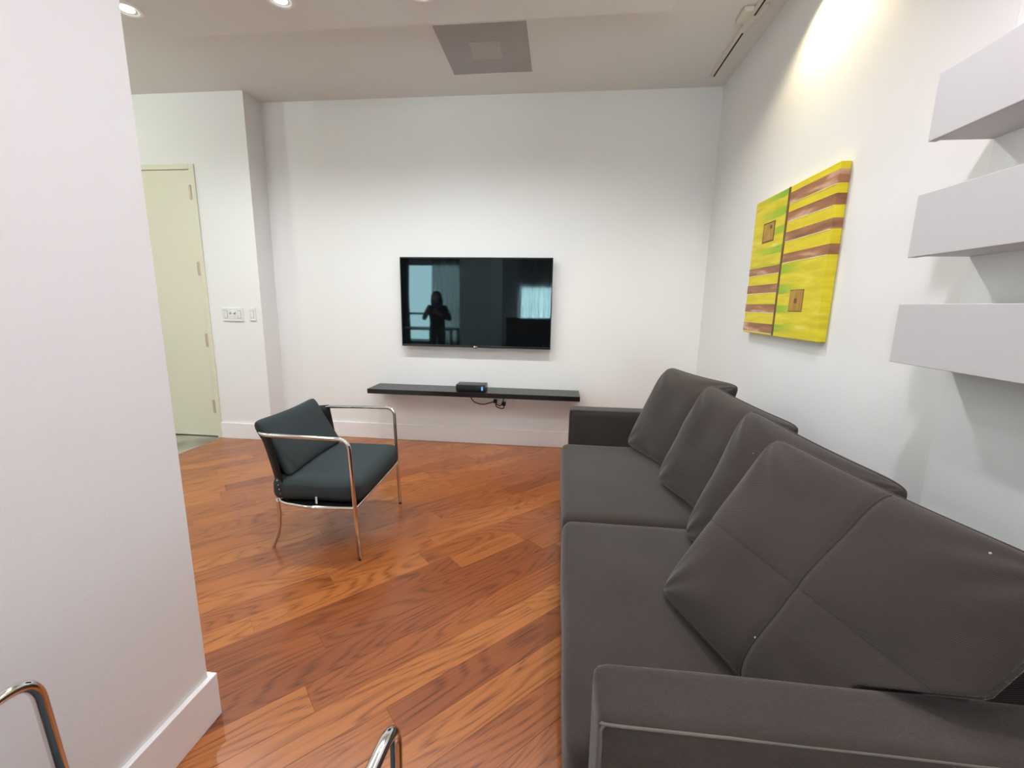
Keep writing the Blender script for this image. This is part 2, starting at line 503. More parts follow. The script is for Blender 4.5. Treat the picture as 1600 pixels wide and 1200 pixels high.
def soft_box(x0, x1, y0, y1, z0, z1, r, crown=0.0, sidebulge=0.0, n=18, wob=0.0, seed=0.0):
    bm = B()
    bmesh.ops.create_cube(bm, size=2.0)
    bmesh.ops.subdivide_edges(bm, edges=bm.edges[:], cuts=n, use_grid_fill=True)
    h = Vector(((x1 - x0) / 2, (y1 - y0) / 2, (z1 - z0) / 2)); c = Vector(((x0 + x1) / 2, (y0 + y1) / 2, (z0 + z1) / 2))
    for v in bm.verts:
        q = v.co.copy()
        # concentrate the grid near the edges so that the rounding is smooth
        q = Vector([math.copysign(1 - (1 - abs(t)) ** 1.35, t) for t in q])
        p = Vector((q.x * h.x, q.y * h.y, q.z * h.z))
        inn = Vector([max(-hh + r, min(hh - r, t)) for t, hh in zip(p, h)])
        d = p - inn
        if d.length > 1e-9:
            p = inn + d.normalized() * r
        ux, uy, uz = p.x / h.x, p.y / h.y, p.z / h.z
        if crown and p.z > 0:
            p.z += crown * (1 - ux * ux) * (1 - uy * uy) * uz
        if sidebulge:
            p.x += math.copysign(sidebulge, p.x) * max(0, abs(ux) - 0.6) / 0.4 * (1 - uz * uz) * (1 - uy ** 4)
            p.y += math.copysign(sidebulge, p.y) * max(0, abs(uy) - 0.6) / 0.4 * (1 - uz * uz) * (1 - ux ** 4)
        if wob:
            w = noise.noise_vector((p + c) * 4.0 + Vector((seed, 0, 0)))
            p += w * wob
        v.co = p + c
    return bm


# ------------------------------------------------------------------ room shell
XR, YB, YD, ZC = 1.226, 3.935, 3.712, 3.048
XL, YR = -5.2, -4.2
XCOL = -2.708
XTILE = -3.235
T = 0.12

# floor slab and boards -------------------------------------------------
bm = B(); box(bm, XL, XR + T, YR - T, YB + T, -0.10, -0.009)
floor = struct('floor', bm, M['dark_wood'])
bm = B(); box(bm, XL, XTILE - 0.004, YR, YD + 0.02, -0.009, 0.0)
hall = struct('floor_hall', bm, 'tile')

rng = random.Random(41)
PW = 0.126
C45 = math.sqrt(0.5)


def clip_poly(poly, a, b, c):
    """keep a*x+b*y<=c"""
    out = []
    for i in range(len(poly)):
        p, q = poly[i], poly[(i + 1) % len(poly)]
        dp = a * p[0] + b * p[1] - c; dq = a * q[0] + b * q[1] - c
        if dp <= 0:
            out.append(p)
        if (dp < 0 < dq) or (dq < 0 < dp):
            t = dp / (dp - dq)
            out.append((p[0] + (q[0] - p[0]) * t, p[1] + (q[1] - p[1]) * t))
    return out


def plank_faces(bm, poly, ly1, ly2, r1, r2):
    ar = sum(poly[i][0] * poly[(i + 1) % len(poly)][1] - poly[(i + 1) % len(poly)][0] * poly[i][1] for i in range(len(poly)))
    if ar < 0:
        poly = poly[::-1]
    cx = sum(p[0] for p in poly) / len(poly); cy = sum(p[1] for p in poly) / len(poly)
    ch = 0.0004
    n = len(poly)

    def inset(d):
        res = []
        for i in range(n):
            p0, p1, p2 = Vector(poly[i - 1]), Vector(poly[i]), Vector(poly[(i + 1) % n])
            e1 = (p1 - p0).normalized(); e2 = (p2 - p1).normalized()
            n1 = Vector((-e1.y, e1.x)); n2 = Vector((-e2.y, e2.x))
            m = (n1 + n2)
            k = m.length_squared
            m = m * (2 / k) if k > 0.2 else n1
            res.append(p1 + m * d)
        return res
    top = [bm.verts.new((p.x, p.y, 0.0)) for p in inset(0.00025 + ch)]
    mid = [bm.verts.new((p.x, p.y, -ch)) for p in inset(0.00025)]
    bot = [bm.verts.new((p.x, p.y, -0.009)) for p in inset(0.00025)]
    bm.faces.new(top)
    for i in range(n):
        j = (i + 1) % n
        bm.faces.new((mid[i], mid[j], top[j], top[i]))
        bm.faces.new((bot[i], bot[j], mid[j], mid[i]))
    for v in top + mid + bot:
        v[ly1] = r1; v[ly2] = r2


ROT45 = math.pi / 4
rest = B(); r1l = rest.verts.layers.float.new('rnd'); r2l = rest.verts.layers.float.new('rnd2')
nplank = 0
vmin, vmax = -7.0, 7.5
row = 0
v = vmin
while v < vmax:
    u = -8.0 + rng.random() * 1.2
    while u < 8.0:
        L_ = rng.choice((0.42, 0.6, 0.8, 1.0, 1.2, 1.4, 1.6)) + rng.uniform(-0.06, 0.06)
        quad = [(u, v), (u + L_, v), (u + L_, v + PW), (u, v + PW)]
        # world x = C45*(u-v), y = C45*(u+v); keep inside the wooden area
        p = quad
        p = clip_poly(p, C45, -C45, XR)
        p = clip_poly(p, -C45, C45, -XTILE)
        p = clip_poly(p, C45, C45, YB)
        p = clip_poly(p, -C45, -C45, -YR)
        u += L_
        if len(p) < 3:
            continue
        a = abs(sum(p[i][0] * p[(i + 1) % len(p)][1] - p[(i + 1) % len(p)][0] * p[i][1] for i in range(len(p)))) / 2
        if a < 0.0006:
            continue
        cu = sum(q[0] for q in p) / len(p); cv = sum(q[1] for q in p) / len(p)
        wx, wy = C45 * (cu - cv), C45 * (cu + cv)
        t = rng.random()
        r2 = 0.22 + 0.78 * t if t > 0.12 else t * 1.2
        r1 = rng.random()
        seen = wy > 0.62 and wx > -1.0 - wy * 0.62 and not (wx > 0.62 and 0.7 < wy < 2.7) and wx > XTILE and wy < YB
        if seen and nplank < 292:
            bm = B(); l1 = bm.verts.layers.float.new('rnd'); l2 = bm.verts.layers.float.new('rnd2')
            plank_faces(bm, p, l1, l2, r1, r2)
            o = obj('plank', bm, 'wood', parent=floor)
            o.rotation_euler = (0, 0, ROT45)
            nplank += 1
        else:
            plank_faces(rest, p, r1l, r2l, r1, r2)
    v += PW
o = obj('plank_field', rest, 'wood', parent=floor); o.rotation_euler = (0, 0, ROT45); o['kind'] = 'stuff'

# walls ------------------------------------------------------------------
bm = B(); box(bm, XCOL, XR + T, YB, YB + T, 0, ZC); struct('wall_back', bm, 'wall')
DX0, DX1, DZ = -4.12, -3.223, 2.482
bm = B()
box(bm, DX1, XCOL, YD, YB + T, 0, ZC)
box(bm, XL, DX0, YD, YB + T, 0, ZC)
box(bm, DX0, DX1, YD, YB + T, DZ, ZC)
box(bm, DX0, DX1, YD + 0.10, YB + T, 0, DZ)
struct('wall_entry', bm, 'wall')
bm = B(); box(bm, XR, XR + T, YR - T, YB, 0, ZC); struct('wall_right', bm, 'wall')
bm = B(); box(bm, XL - T, XL, YR - T, YB + T, 0, ZC); struct('wall_far_left', bm, 'wall')
PX0, PX1, PY0, PY1 = -1.55, -1.062, -0.30, 1.057
bm = B(); box(bm, PX0, PX1, PY0, PY1, 0, ZC, bev=0.004, seg=2); struct('wall_left', bm, 'wall')
# chase with the box shelves
XCH, YCH = 1.164, 1.418
bm = B(); box(bm, XCH, XR, -1.2, YCH, 0, ZC, bev=0.003, seg=2); struct('wall_chase', bm, 'chase')
# rear wall with two window openings
WA = (-4.45, -2.65, 0.20, 2.40)
WB_ = (-1.12, 1.05, 0.30, 1.84)
bm = B()
for (x0, x1, z0, z1) in ((XL, WA[0], 0, ZC), (WA[1], WB_[0], 0, ZC), (WB_[1], XR, 0, ZC), (WA[0], WA[1], 0, WA[2]), (WA[0], WA[1], WA[3], ZC), (WB_[0], WB_[1], 0, WB_[2]), (WB_[0], WB_[1], WB_[3], ZC)):
    box(bm, x0, x1, YR - T, YR, z0, z1)
struct('wall_rear', bm, 'wall')
bm = B(); box(bm, XL, XR + T, YR - T, YB + T, ZC, ZC + 0.1); struct('ceiling', bm, 'ceiling')
SFZ, SFY = 2.94, 2.807
SX0, SX1 = -2.727, 0.561
bm = B(); box(bm, SX0, SX1, -2.6, SFY, SFZ, ZC, bev=0.003, seg=2); struct('ceiling_soffit', bm, 'soffit')

# baseboards -------------------------------------------------------------
BH, BT = 0.153, 0.017


def baseboard(name, x0, x1, y0, y1):
    bm = B(); box(bm, x0, x1, y0, y1, 0.0, BH, bev=0.0025, seg=2)
    return struct(name, bm, 'trim')


baseboard('baseboard_back', XCOL + BT, XR, YB - BT, YB)
baseboard('baseboard_entry', DX1, XCOL + BT, YD - BT, YD)
baseboard('baseboard_return', XCOL, XCOL + BT, YD, YB - BT)
baseboard('baseboard_right', XR - BT, XR, YCH, YB - BT)
baseboard('baseboard_chase', XCH - BT, XCH, -1.2, YCH)
bm = B()
box(bm, PX1, PX1 + BT, PY0 - BT, PY1 + BT, 0, BH, bev=0.0025)
box(bm, PX0 - BT, PX1, PY1, PY1 + BT, 0, BH, bev=0.0025)
struct('baseboard_left', bm, 'trim')

# door ---------------------------------------------------------------------
door = bpy.data.objects.new('door_1', None); COL.objects.link(door); door['kind'] = 'structure'
door.location = ((DX0 + DX1) / 2, YD, 0)
FW = 0.048
bm = B()
x0, x1 = DX0 - door.location.x, DX1 - door.location.x
box(bm, x1 - FW, x1, -0.012, 0.10, 0, DZ, bev=0.002); box(bm, x0, x0 + FW, -0.012, 0.10, 0, DZ, bev=0.002)
box(bm, x0 + FW, x1 - FW, -0.012, 0.10, DZ - 0.042, DZ, bev=0.002)
obj('door_frame', bm, 'door', door)
bm = B(); box(bm, x0 + FW + 0.003, x1 - FW - 0.003, -0.004, 0.04, 0.012, DZ - 0.046, bev=0.002)
pan = obj('door_panel', bm, 'door', door)
for z0, z1 in ((2.19, 2.31), (1.535, 1.657), (0.884, 1.008), (0.245, 0.372)):
    bm = B()
    tube(bm, [(x1 - FW - 0.0, -0.010, z0), (x1 - FW - 0.0, -0.010, z1)], 0.009, 8)
    box(bm, x1 - FW - 0.024, x1 - FW, -0.0065, -0.0035, z0, z1)
    obj('hinge', bm, 'hinge', door, autosmooth=40)
bm = B(); lathe(bm, [(0.0, 0), (0.026, 0), (0.026, 0.008), (0.012, 0.012), (0.012, 0.04), (0.0, 0.04)], n=16)
bmesh.ops.rotate(bm, verts=bm.verts, cent=(0, 0, 0), matrix=Matrix.Rotation(R(90), 3, 'X'))
bmesh.ops.translate(bm, verts=bm.verts, vec=(x0 + FW + 0.07, -0.004, 1.0))
box(bm, x0 + FW + 0.06, x0 + FW + 0.18, -0.052, -0.036, 0.99, 1.01, bev=0.004)
obj('door_handle', bm, 'chrome', door, autosmooth=40)


# windows in the rear wall ---------------------------------------------------
def window(name, w, rail=None, mull=()):
    e = bpy.data.objects.new(name, None); COL.objects.link(e); e['kind'] = 'structure'
    cx = (w[0] + w[1]) / 2
    e.location = (cx, YR, w[2])
    hw = (w[1] - w[0]) / 2; hh = w[3] - w[2]
    fy0, fy1 = -0.10, -0.04
    bm = B()
    box(bm, -hw, -hw + 0.05, fy0, fy1, 0, hh); box(bm, hw - 0.05, hw, fy0, fy1, 0, hh)
    box(bm, -hw + 0.05, hw - 0.05, fy0, fy1, 0, 0.05); box(bm, -hw + 0.05, hw - 0.05, fy0, fy1, hh - 0.05, hh)
    obj('window_frame', bm, 'bezel', e)
    if rail:
        bm = B(); box(bm, -hw + 0.05, hw - 0.05, fy0, fy1, rail - 0.03 - w[2], rail + 0.03 - w[2]); obj('transom_bar', bm, 'bezel', e)
    for mx in mull:
        bm = B(); box(bm, mx - cx - 0.025, mx - cx + 0.025, fy0 + 0.005, fy1 - 0.005, 0.05, hh - 0.05); obj('mullion', bm, 'bezel', e)
    bm = B(); box(bm, -hw + 0.05, hw - 0.05, -0.073, -0.067, 0.05, hh - 0.05); obj('pane', bm, 'glass', e)
    bm = B(); box(bm, -hw - 0.03, hw + 0.03, -0.02, 0.05, -0.03, 0.0, bev=0.004); obj('window_sill', bm, 'trim', e)
    return e


window('window_1', WA, rail=1.03)
window('window_2', WB_, mull=(-0.05,))


def curtain(name, x0, x1, z0, z1, y, mat, label, waves, amp=0.035, cat='curtain'):
    bm = B()
    n = int((x1 - x0) * 90); cols = []
    for i in range(n + 1):
        t = i / n; x = x0 + (x1 - x0) * t
        ph = t * waves * 2 * math.pi + 0.9 * math.sin(t * 9.0)
        c = []
        for j in range(9):
            z = z0 + (z1 - z0) * j / 8
            a = amp * (1.1 - 0.45 * j / 8)
            c.append(bm.verts.new((x + 0.012 * math.sin(ph * 0.5 + j), y + a * math.sin(ph), z)))
        cols.append(c)
    for i in range(n):
        for j in range(8):
            bm.faces.new((cols[i][j], cols[i + 1][j], cols[i + 1][j + 1], cols[i][j + 1]))
    o = obj(name, bm, mat, smooth=True)
    sm = o.modifiers.new('thick', 'SOLIDIFY'); sm.thickness = 0.002
    return tag(o, label, cat)


curtain('sheer_curtain', -3.52, -2.72, 0.03, 2.58, YR + 0.11, 'curtain', 'sheer white curtain beside the tall bare window pane, reflected in the television', 7)
curtain('sheer_curtain', -1.12, 1.02, 0.03, 2.78, YR + 0.11, 'curtain', 'wide sheer white curtain across the rear window, reflected at right in the television', 17)
curtain('dark_drape', -4.75, -4.16, 0.03, 2.58, YR + 0.12, 'curtain_dark', 'narrow dark grey drape at the left edge of the reflected window', 4)
for (a, b_, lab) in ((-4.85, -2.6, 'dark curtain rod above the tall bare window, seen in the television'), (-1.3, 1.14, 'dark curtain rod above the wide sheer curtain, seen in the television')):
    bm = B(); zz = 2.60 if a < -3 else 2.80
    tube(bm, [(a, YR + 0.11, zz), (b_, YR + 0.11, zz)], 0.014, 10)
    for xx in (a + 0.2, b_ - 0.2):
        box(bm, xx - 0.01, xx + 0.01, YR, YR + 0.11, zz - 0.01, zz + 0.01)
    tag(obj('curtain_rod', bm, 'bezel', autosmooth=40), lab, 'curtain rod')

# ------------------------------------------------------------------ ceiling fittings
cans = [(-2.51, 2.535, 'leftmost recessed ceiling downlight, glaring beside the white pier'), (-1.58, 2.535, 'recessed downlight with white trim, second from the pier, cut by the top of the picture'), (-0.79, 2.545, 'glaring recessed downlight next to the grey ceiling vent'), (0.02, 2.545, 'recessed downlight at the soffit end nearest the sofa wall'),
        (-2.51, 0.6, 'unseen recessed fill light added behind the pier on its hall side'), (0.05, -0.05, 'recessed downlight straight above the near armchair side'), (0.38, 0.85, 'recessed downlight over the near end of the sofa'), (-1.9, -1.6, 'unseen recessed fill light added above the standing person'), (-0.2, -1.3, 'unseen recessed fill light added before the curtained window')]  # behind-pier, person and curtained-window downlights are unseen, added to light the room
for i, (x, y, lab) in enumerate(cans):
    t = thing('recessed_downlight', lab, 'ceiling light', (x, y, SFZ), group='recessed ceiling downlights')
    bm = B(); lathe(bm, [(0.050, 0.0), (0.050, -0.004), (0.062, -0.007), (0.078, -0.005), (0.080, 0.0)], n=36); obj('trim_ring', bm, 'trim', t, smooth=True)
    bm = B(); lathe(bm, [(0.050, -0.003), (0.040, -0.0015), (0.036, -0.0012)], n=36); obj('reflector', bm, 'chrome', t, smooth=True)
    bm = B(); lathe(bm, [(0.036, -0.0016), (0.02, -0.004), (0.0005, -0.005)], n=24); obj('lens', bm, 'lamp', t, smooth=True)
    near = (x > -1.0 and y < 2.0)
    spot_light('downlight_lamp', (x, y, SFZ - 0.03), (x, y + 0.0, 0), (NEAR_W if x < 0.2 else 2.0 * NEAR_W) if near else CAN_W, 165 if near else 158, 0.8, NEAR_COL if near else CAN_COL, 0.045)
# hall fixtures on the ceiling left of the soffit
for (x, y, lab) in ((-4.3, 2.1, 'round flush ceiling lamp in the hall by the cream door'), (-3.9, 0.2, 'round flush ceiling lamp in the space behind the pier')):
    t = thing('ceiling_lamp', lab, 'ceiling light', (x, y, ZC))
    bm = B(); lathe(bm, [(0.0005, 0), (0.12, 0), (0.12, -0.03), (0.105, -0.035)], n=32); obj('lamp_base', bm, 'trim', t, autosmooth=40)
    bm = B(); lathe(bm, [(0.105, -0.032), (0.09, -0.055), (0.05, -0.068), (0.0005, -0.072)], n=32); obj('diffuser', bm, 'lamp', t, smooth=True)
    l = bpy.data.lights.new('hall_lamp', 'POINT'); l.energy = HALL_W; l.color = (0.93, 1.0, 0.86); l.shadow_soft_size = 0.09
    o = bpy.data.objects.new('hall_lamp', l); COL.objects.link(o); o.location = (x, y, ZC - 0.19)

# square air vent
vx0, vx1, vy0, vy1 = -0.866, -0.269, 2.998, 3.592
t = thing('ceiling_vent', 'square grey perforated air vent set in the ceiling', 'vent', ((vx0 + vx1) / 2, (vy0 + vy1) / 2, ZC))
h = (vx1 - vx0) / 2
bm = B()
for (a, b_, c, d) in ((-h - 0.012, h + 0.012, -h - 0.012, -h), (-h - 0.012, h + 0.012, h, h + 0.012), (-h - 0.012, -h, -h, h), (h, h + 0.012, -h, h)):
    box(bm, a, b_, c, d, -0.006, 0)
obj('vent_frame', bm, 'ceiling', t)
bm = B(); box(bm, -h, h, -h, h, -0.003, 0); obj('vent_panel', bm, 'vent', t)
bm = B(); box(bm, -0.105, 0.105, -0.105, 0.105, -0.0052, -0.0025, bev=0.001); o = obj('vent_plaque', bm, 'vent2', t); o.rotation_euler = (R(0.3), R(-0.3), R(1.5))

# track with feed box and spotlight
t = thing('track_light', 'white ceiling track with a dark slot and warm spotlight above the painting', 'track light', (1.085, 2.6, ZC))
bm = B()
box(bm, -0.024, -0.004, -1.3, 1.14, -0.018, 0, bev=0.002); box(bm, 0.004, 0.018, -1.3, 1.14, -0.018, 0, bev=0.002); box(bm, -0.024, 0.018, 1.132, 1.142, -0.018, 0)
obj('rail', bm, 'rail', t)
bm = B(); box(bm, -0.0055, 0.0055, -1.3, 1.132, -0.0183, 0); obj('slot', bm, 'slot', t)
bm = B(); box(bm, -0.085, -0.024, 0.37, 0.50, -0.030, 0, bev=0.010, seg=3); box(bm, -0.03, 0.022, 0.44, 0.60, -0.024, -0.001, bev=0.006, seg=3)
box(bm, 0.018, 0.05, 0.36, 0.52, -0.020, 0, bev=0.006, seg=2)
obj('feed_box', bm, 'rail', t, autosmooth=40)
SY = -0.18
bm = B(); box(bm, -0.018, 0.018, SY - 0.06, SY + 0.06, -0.036, -0.016, bev=0.004); tube(bm, [(0, SY, -0.03), (0, SY, -0.07)], 0.008, 8); obj('spot_arm', bm, 'rail', t, autosmooth=40)
bm = B(); lathe(bm, [(0.0005, -0.065), (0.034, -0.07), (0.045, -0.085), (0.045, -0.16), (0.041, -0.16), (0.041, -0.10)], c=(0, SY, 0), n=28); obj('spot_head', bm, 'rail', t, autosmooth=40)
bm = B(); lathe(bm, [(0.0005, -0.128), (0.03, -0.132), (0.040, -0.140)], c=(0, SY, 0), n=24); obj('spot_lens', bm, 'lamp_warm', t, smooth=True)
sp = (1.085, 2.6 + SY, ZC - 0.165)
spot_light('track_spot_lamp', sp, (1.185, sp[1] + 0.06, 1.9), SPOT_W, 128, 0.55, (1.0, 0.86, 0.55), 0.03)

# ------------------------------------------------------------------ entry wall plates
t = thing('light_switch', 'wide white switch plate with two rockers and a toggle pair by the door', 'light switch', (-2.990, YD, 1.190))
bm = B(); box(bm, -0.102, 0.102, -0.011, 0, -0.061, 0.061, bev=0.003); obj('plate', bm, 'plate', t)
for xx in (-0.067, 0.066):
    bm = B(); box(bm, xx - 0.018, xx + 0.018, -0.0118, -0.0065, -0.036, 0.036); obj('switch_gap', bm, 'plate_dark', t)
    bm = B(); box(bm, xx - 0.0155, xx + 0.0155, -0.0150, -0.006, -0.033, 0.033, bev=0.002); o = obj('rocker', bm, 'plate', t); o.rotation_euler = (R(3), 0, 0)
bm = B(); box(bm, -0.036, 0.036, -0.0125, -0.0065, -0.034, 0.034, bev=0.001); obj('middle_plate', bm, 'plate', t)
for xx in (-0.022, 0.022):
    bm = B(); box(bm, xx - 0.009, xx + 0.009, -0.0132, -0.008, 0.004, 0.026); obj('toggle_slot', bm, 'plate_dark', t)
    bm = B(); box(bm, xx - 0.006, xx + 0.006, -0.022, -0.008, 0.013, 0.024, bev=0.002); obj('toggle', bm, 'plate', t)
t = thing('light_switch', 'narrow single white rocker switch next to the wall corner', 'light switch', (-2.797, YD, 1.196))
bm = B(); box(bm, -0.031, 0.031, -0.011, 0, -0.060, 0.060, bev=0.003); obj('plate', bm, 'plate', t)
bm = B(); box(bm, -0.0175, 0.0175, -0.0118, -0.0065, -0.036, 0.036); obj('switch_gap', bm, 'plate_dark', t)
bm = B(); box(bm, -0.015, 0.015, -0.0150, -0.006, -0.033, 0.033, bev=0.002); o = obj('rocker', bm, 'plate', t); o.rotation_euler = (R(3), 0, 0)

# ------------------------------------------------------------------ television
TX0, TX1, TZ0, TZ1, TY = -1.444, -0.0715, 0.929, 1.7255, 3.86
t = thing('television', 'flat black wall-mounted television with a dark glossy screen', 'television', ((TX0 + TX1) / 2, TY, (TZ0 + TZ1) / 2))
hw, hh = (TX1 - TX0) / 2, (TZ1 - TZ0) / 2
bm = B()
bz = 0.008
box(bm, -hw, hw, 0, 0.03, hh - 0.012, hh, bev=0.0015); box(bm, -hw, -hw + bz, 0, 0.03, -hh, hh - 0.012, bev=0.0015); box(bm, hw - bz, hw, 0, 0.03, -hh, hh - 0.012, bev=0.0015)
box(bm, -hw + bz, hw - bz, -0.002, 0.03, -hh, -hh + 0.020, bev=0.002)
obj('bezel', bm, 'bezel', t)
bm = B(); box(bm, -hw + bz, hw - bz, 0.003, 0.03, -hh + 0.020, hh - 0.012); obj('screen', bm, 'screen', t)
bm = B(); box(bm, -hw + 0.12, hw - 0.12, 0.03, 0.058, -hh + 0.06, hh - 0.16, bev=0.01); obj('back_shell', bm, 'plastic', t)
bm = B(); box(bm, -0.2, 0.2, 0.058, 0.070, -0.2, 0.2); obj('wall_bracket', bm, 'plastic', t)
bm = B(); lathe(bm, [(0.0004, 0), (0.0075, 0), (0.0075, 0.002)], n=18)
bmesh.ops.rotate(bm, verts=bm.verts, cent=(0, 0, 0), matrix=Matrix.Rotation(R(-90), 3, 'X'))
bmesh.ops.translate(bm, verts=bm.verts, vec=(-0.004, -0.0035, -hh + 0.0085))
box(bm, 0.0055, 0.0080, -0.0036, -0.002, -hh + 0.003, -hh + 0.014); box(bm, 0.008, 0.0115, -0.0036, -0.002, -hh + 0.003, -hh + 0.0055)
box(bm, 0.0135, 0.0155, -0.0036, -0.002, -hh + 0.003, -hh + 0.014); box(bm, 0.0155, 0.020, -0.0036, -0.002, -hh + 0.003, -hh + 0.005); box(bm, 0.0155, 0.020, -0.0036, -0.002, -hh + 0.012, -hh + 0.014); box(bm, 0.0183, 0.020, -0.0036, -0.002, -hh + 0.005, -hh + 0.0085)
obj('maker_mark', bm, 'plate', t)
bm = B(); box(bm, -0.018, 0.022, -0.003, 0.02, -hh - 0.006, -hh + 0.001, bev=0.002); obj('sensor', bm, 'bezel', t)

# black wall shelf, media box, cables, sockets -------------------------------
SX_0, SX_1 = -1.708, 0.200
t = thing('wall_shelf', 'long black floating shelf under the television', 'shelf', ((SX_0 + SX_1) / 2, YB, 0.509))
hw = (SX_1 - SX_0) / 2
bm = B(); box(bm, -hw, hw, -0.281, 0, 0, 0.043, bev=0.0012); obj('shelf_board', bm, 'black', t)
bm = B(); box(bm, -hw + 0.05, hw - 0.05, -0.012, -0.0, 0.005, 0.04); obj('mounting_rail', bm, 'plastic', t)
t = thing('media_box', 'small black media box with a blue light strip on the wall shelf', 'set-top box', (-0.768, 3.775, 0.552))
t.rotation_euler = (0, 0, R(1))
bm = B(); box(bm, -0.132, 0.132, -0.075, 0.075, 0.004, 0.060, bev=0.004, seg=3); obj('case', bm, 'plastic', t, autosmooth=40)
bm = B(); box(bm, 0.098, 0.112, -0.0762, -0.074, 0.012, 0.048, bev=0.0005); obj('light_strip', bm, 'led', t)
bm = B(); box(bm, -0.12, 0.12, -0.06, 0.06, 0.0, 0.005); obj('foot', bm, 'cable', t)
for (x, w, lab) in ((-0.536, 0.062, 'white double wall socket with two black plugs under the wall shelf'), (-0.408, 0.046, 'white wall plate right of the black plugs under the shelf')):
    t = thing('wall_socket', lab, 'socket', (x, YB, 0.41))
    bm = B(); box(bm, -w, w, -0.006, 0, -0.06, 0.06, bev=0.002); obj('plate', bm, 'plate', t)
    for zz in (0.022, -0.028):
        bm = B(); box(bm, -0.017, 0.017, -0.0085, -0.005, zz - 0.014, zz + 0.014, bev=0.003); s = obj('outlet', bm, 'plate', t)
        bm = B()
        for q in (-0.006, 0.006):
            box(bm, q - 0.0012, q + 0.0012, -0.0092, -0.008, zz - 0.004, zz + 0.006)
        obj('outlet_slot', bm, 'plate_dark', s)


def smooth_path(pts, n=8):
    pts = [Vector(p) for p in pts]
    P = [pts[0] * 2 - pts[1]] + pts + [pts[-1] * 2 - pts[-2]]
    out = []
    for i in range(1, len(P) - 2):
        for s in range(n):
            t = s / n
            a, b_, c, d = P[i - 1], P[i], P[i + 1], P[i + 2]
            out.append(0.5 * ((2 * b_) + (c - a) * t + (2 * a - 5 * b_ + 4 * c - d) * t * t + (3 * b_ - a - 3 * c + d) * t ** 3))
    out.append(pts[-1])
    return out


def power_cable(label, pts, plug):
    t = thing('power_cable', label, 'cable', plug)
    bm = B(); tube(bm, [Vector(p) - Vector(plug) for p in smooth_path(pts)], 0.0045, 8); obj('cord', bm, 'cable', t, smooth=True)
    bm = B(); box(bm, -0.016, 0.016, -0.018, 0.022, -0.018, 0.018, bev=0.005); obj('plug', bm, 'cable', t, autosmooth=40)


power_cable('black cable sagging from the shelf to the left plug', [(-0.83, 3.90, 0.505), (-0.80, 3.905, 0.445), (-0.765, 3.90, 0.410), (-0.688, 3.895, 0.394), (-0.60, 3.895, 0.418), (-0.572, 3.89, 0.425)], (-0.572, 3.905, 0.428))
power_cable('looped black cable hanging from the right plug', [(-0.49, 3.89, 0.405), (-0.488, 3.885, 0.37), (-0.515, 3.885, 0.363), (-0.556, 3.885, 0.380), (-0.562, 3.88, 0.41), (-0.54, 3.88, 0.394), (-0.515, 3.88, 0.396), (-0.495, 3.885, 0.44), (-0.488, 3.90, 0.505)], (-0.490, 3.905, 0.405))

# ------------------------------------------------------------------ painting
AY0, AY1, AZ0, AZ1 = 2.132, 2.938, 1.174, 1.954
t = thing('painting', 'yellow abstract canvas with brown stripes and green patches on the right wall', 'painting', (XR, (AY0 + AY1) / 2, AZ0))
cy = (AY0 + AY1) / 2
AD = 0.045
bm = B(); box(bm, -AD, -0.002, AY0 - cy, AY1 - cy, 0, AZ1 - AZ0, bev=0.003); obj('canvas', bm, 'p_yellow', t)


def patch(name, y0, y1, z0, z1, mat, th=0.002, wrap=False, d=0.0):
    """a paint area; y from far to near in world metres, wrap = folded over the near side"""
    bm = B()
    ya, yb = min(y0, y1) - cy, max(y0, y1) - cy
    box(bm, -AD - th - d, -AD + 0.001, ya - (0.0012 if wrap else 0), yb, z0 - AZ0, z1 - AZ0, bev=0.0006, seg=1)
    if wrap:
        box(bm, -AD + 0.001, -0.003, ya - 0.0012, ya + 0.004, z0 - AZ0, z1 - AZ0)
    return obj(name, bm, mat, t)


YM = 2.547
patch('field', YM - 0.006, AY0, 1.176, 1.560, 'p_field_low', 0.001, True)
patch('field', AY1, YM + 0.006, 1.565, 1.952, 'p_field_top', 0.001)
for z0, z1 in ((1.866, 1.922), (1.776, 1.824), (1.676, 1.722), (1.566, 1.612)):
    patch('stripe', YM - 0.008, AY0, z0, z1, 'p_brown', 0.0016, True)
    patch('stripe_edge', YM - 0.012, AY0 + 0.006, z0 - 0.004, z0, 'p_white', 0.0022)
for z0, z1 in ((1.519, 1.562), (1.413, 1.461), (1.301, 1.349), (1.186, 1.238)):
    patch('stripe', AY1, YM + 0.012, z0, z1, 'p_brown', 0.0016)
    patch('stripe_edge', AY1 - 0.004, YM + 0.016, z0 - 0.004, z0, 'p_white', 0.0022)
patch('divider', YM + 0.012, YM - 0.008, 1.176, 1.953, 'p_dark', 0.0022)
patch('small_square', 2.808, 2.668, 1.700, 1.812, 'p_dark', 0.002)
patch('small_square', 2.798, 2.678, 1.708, 1.804, 'p_tan', 0.0028)
patch('small_mark', 2.722, 2.700, 1.772, 1.792, 'p_dark', 0.0034)
patch('small_square', 2.412, 2.284, 1.310, 1.420, 'p_dark', 0.002)
patch('small_square', 2.408, 2.288, 1.314, 1.416, 'p_tan', 0.0028)
patch('small_mark', 2.362, 2.338, 1.352, 1.376, 'p_dark', 0.0034)

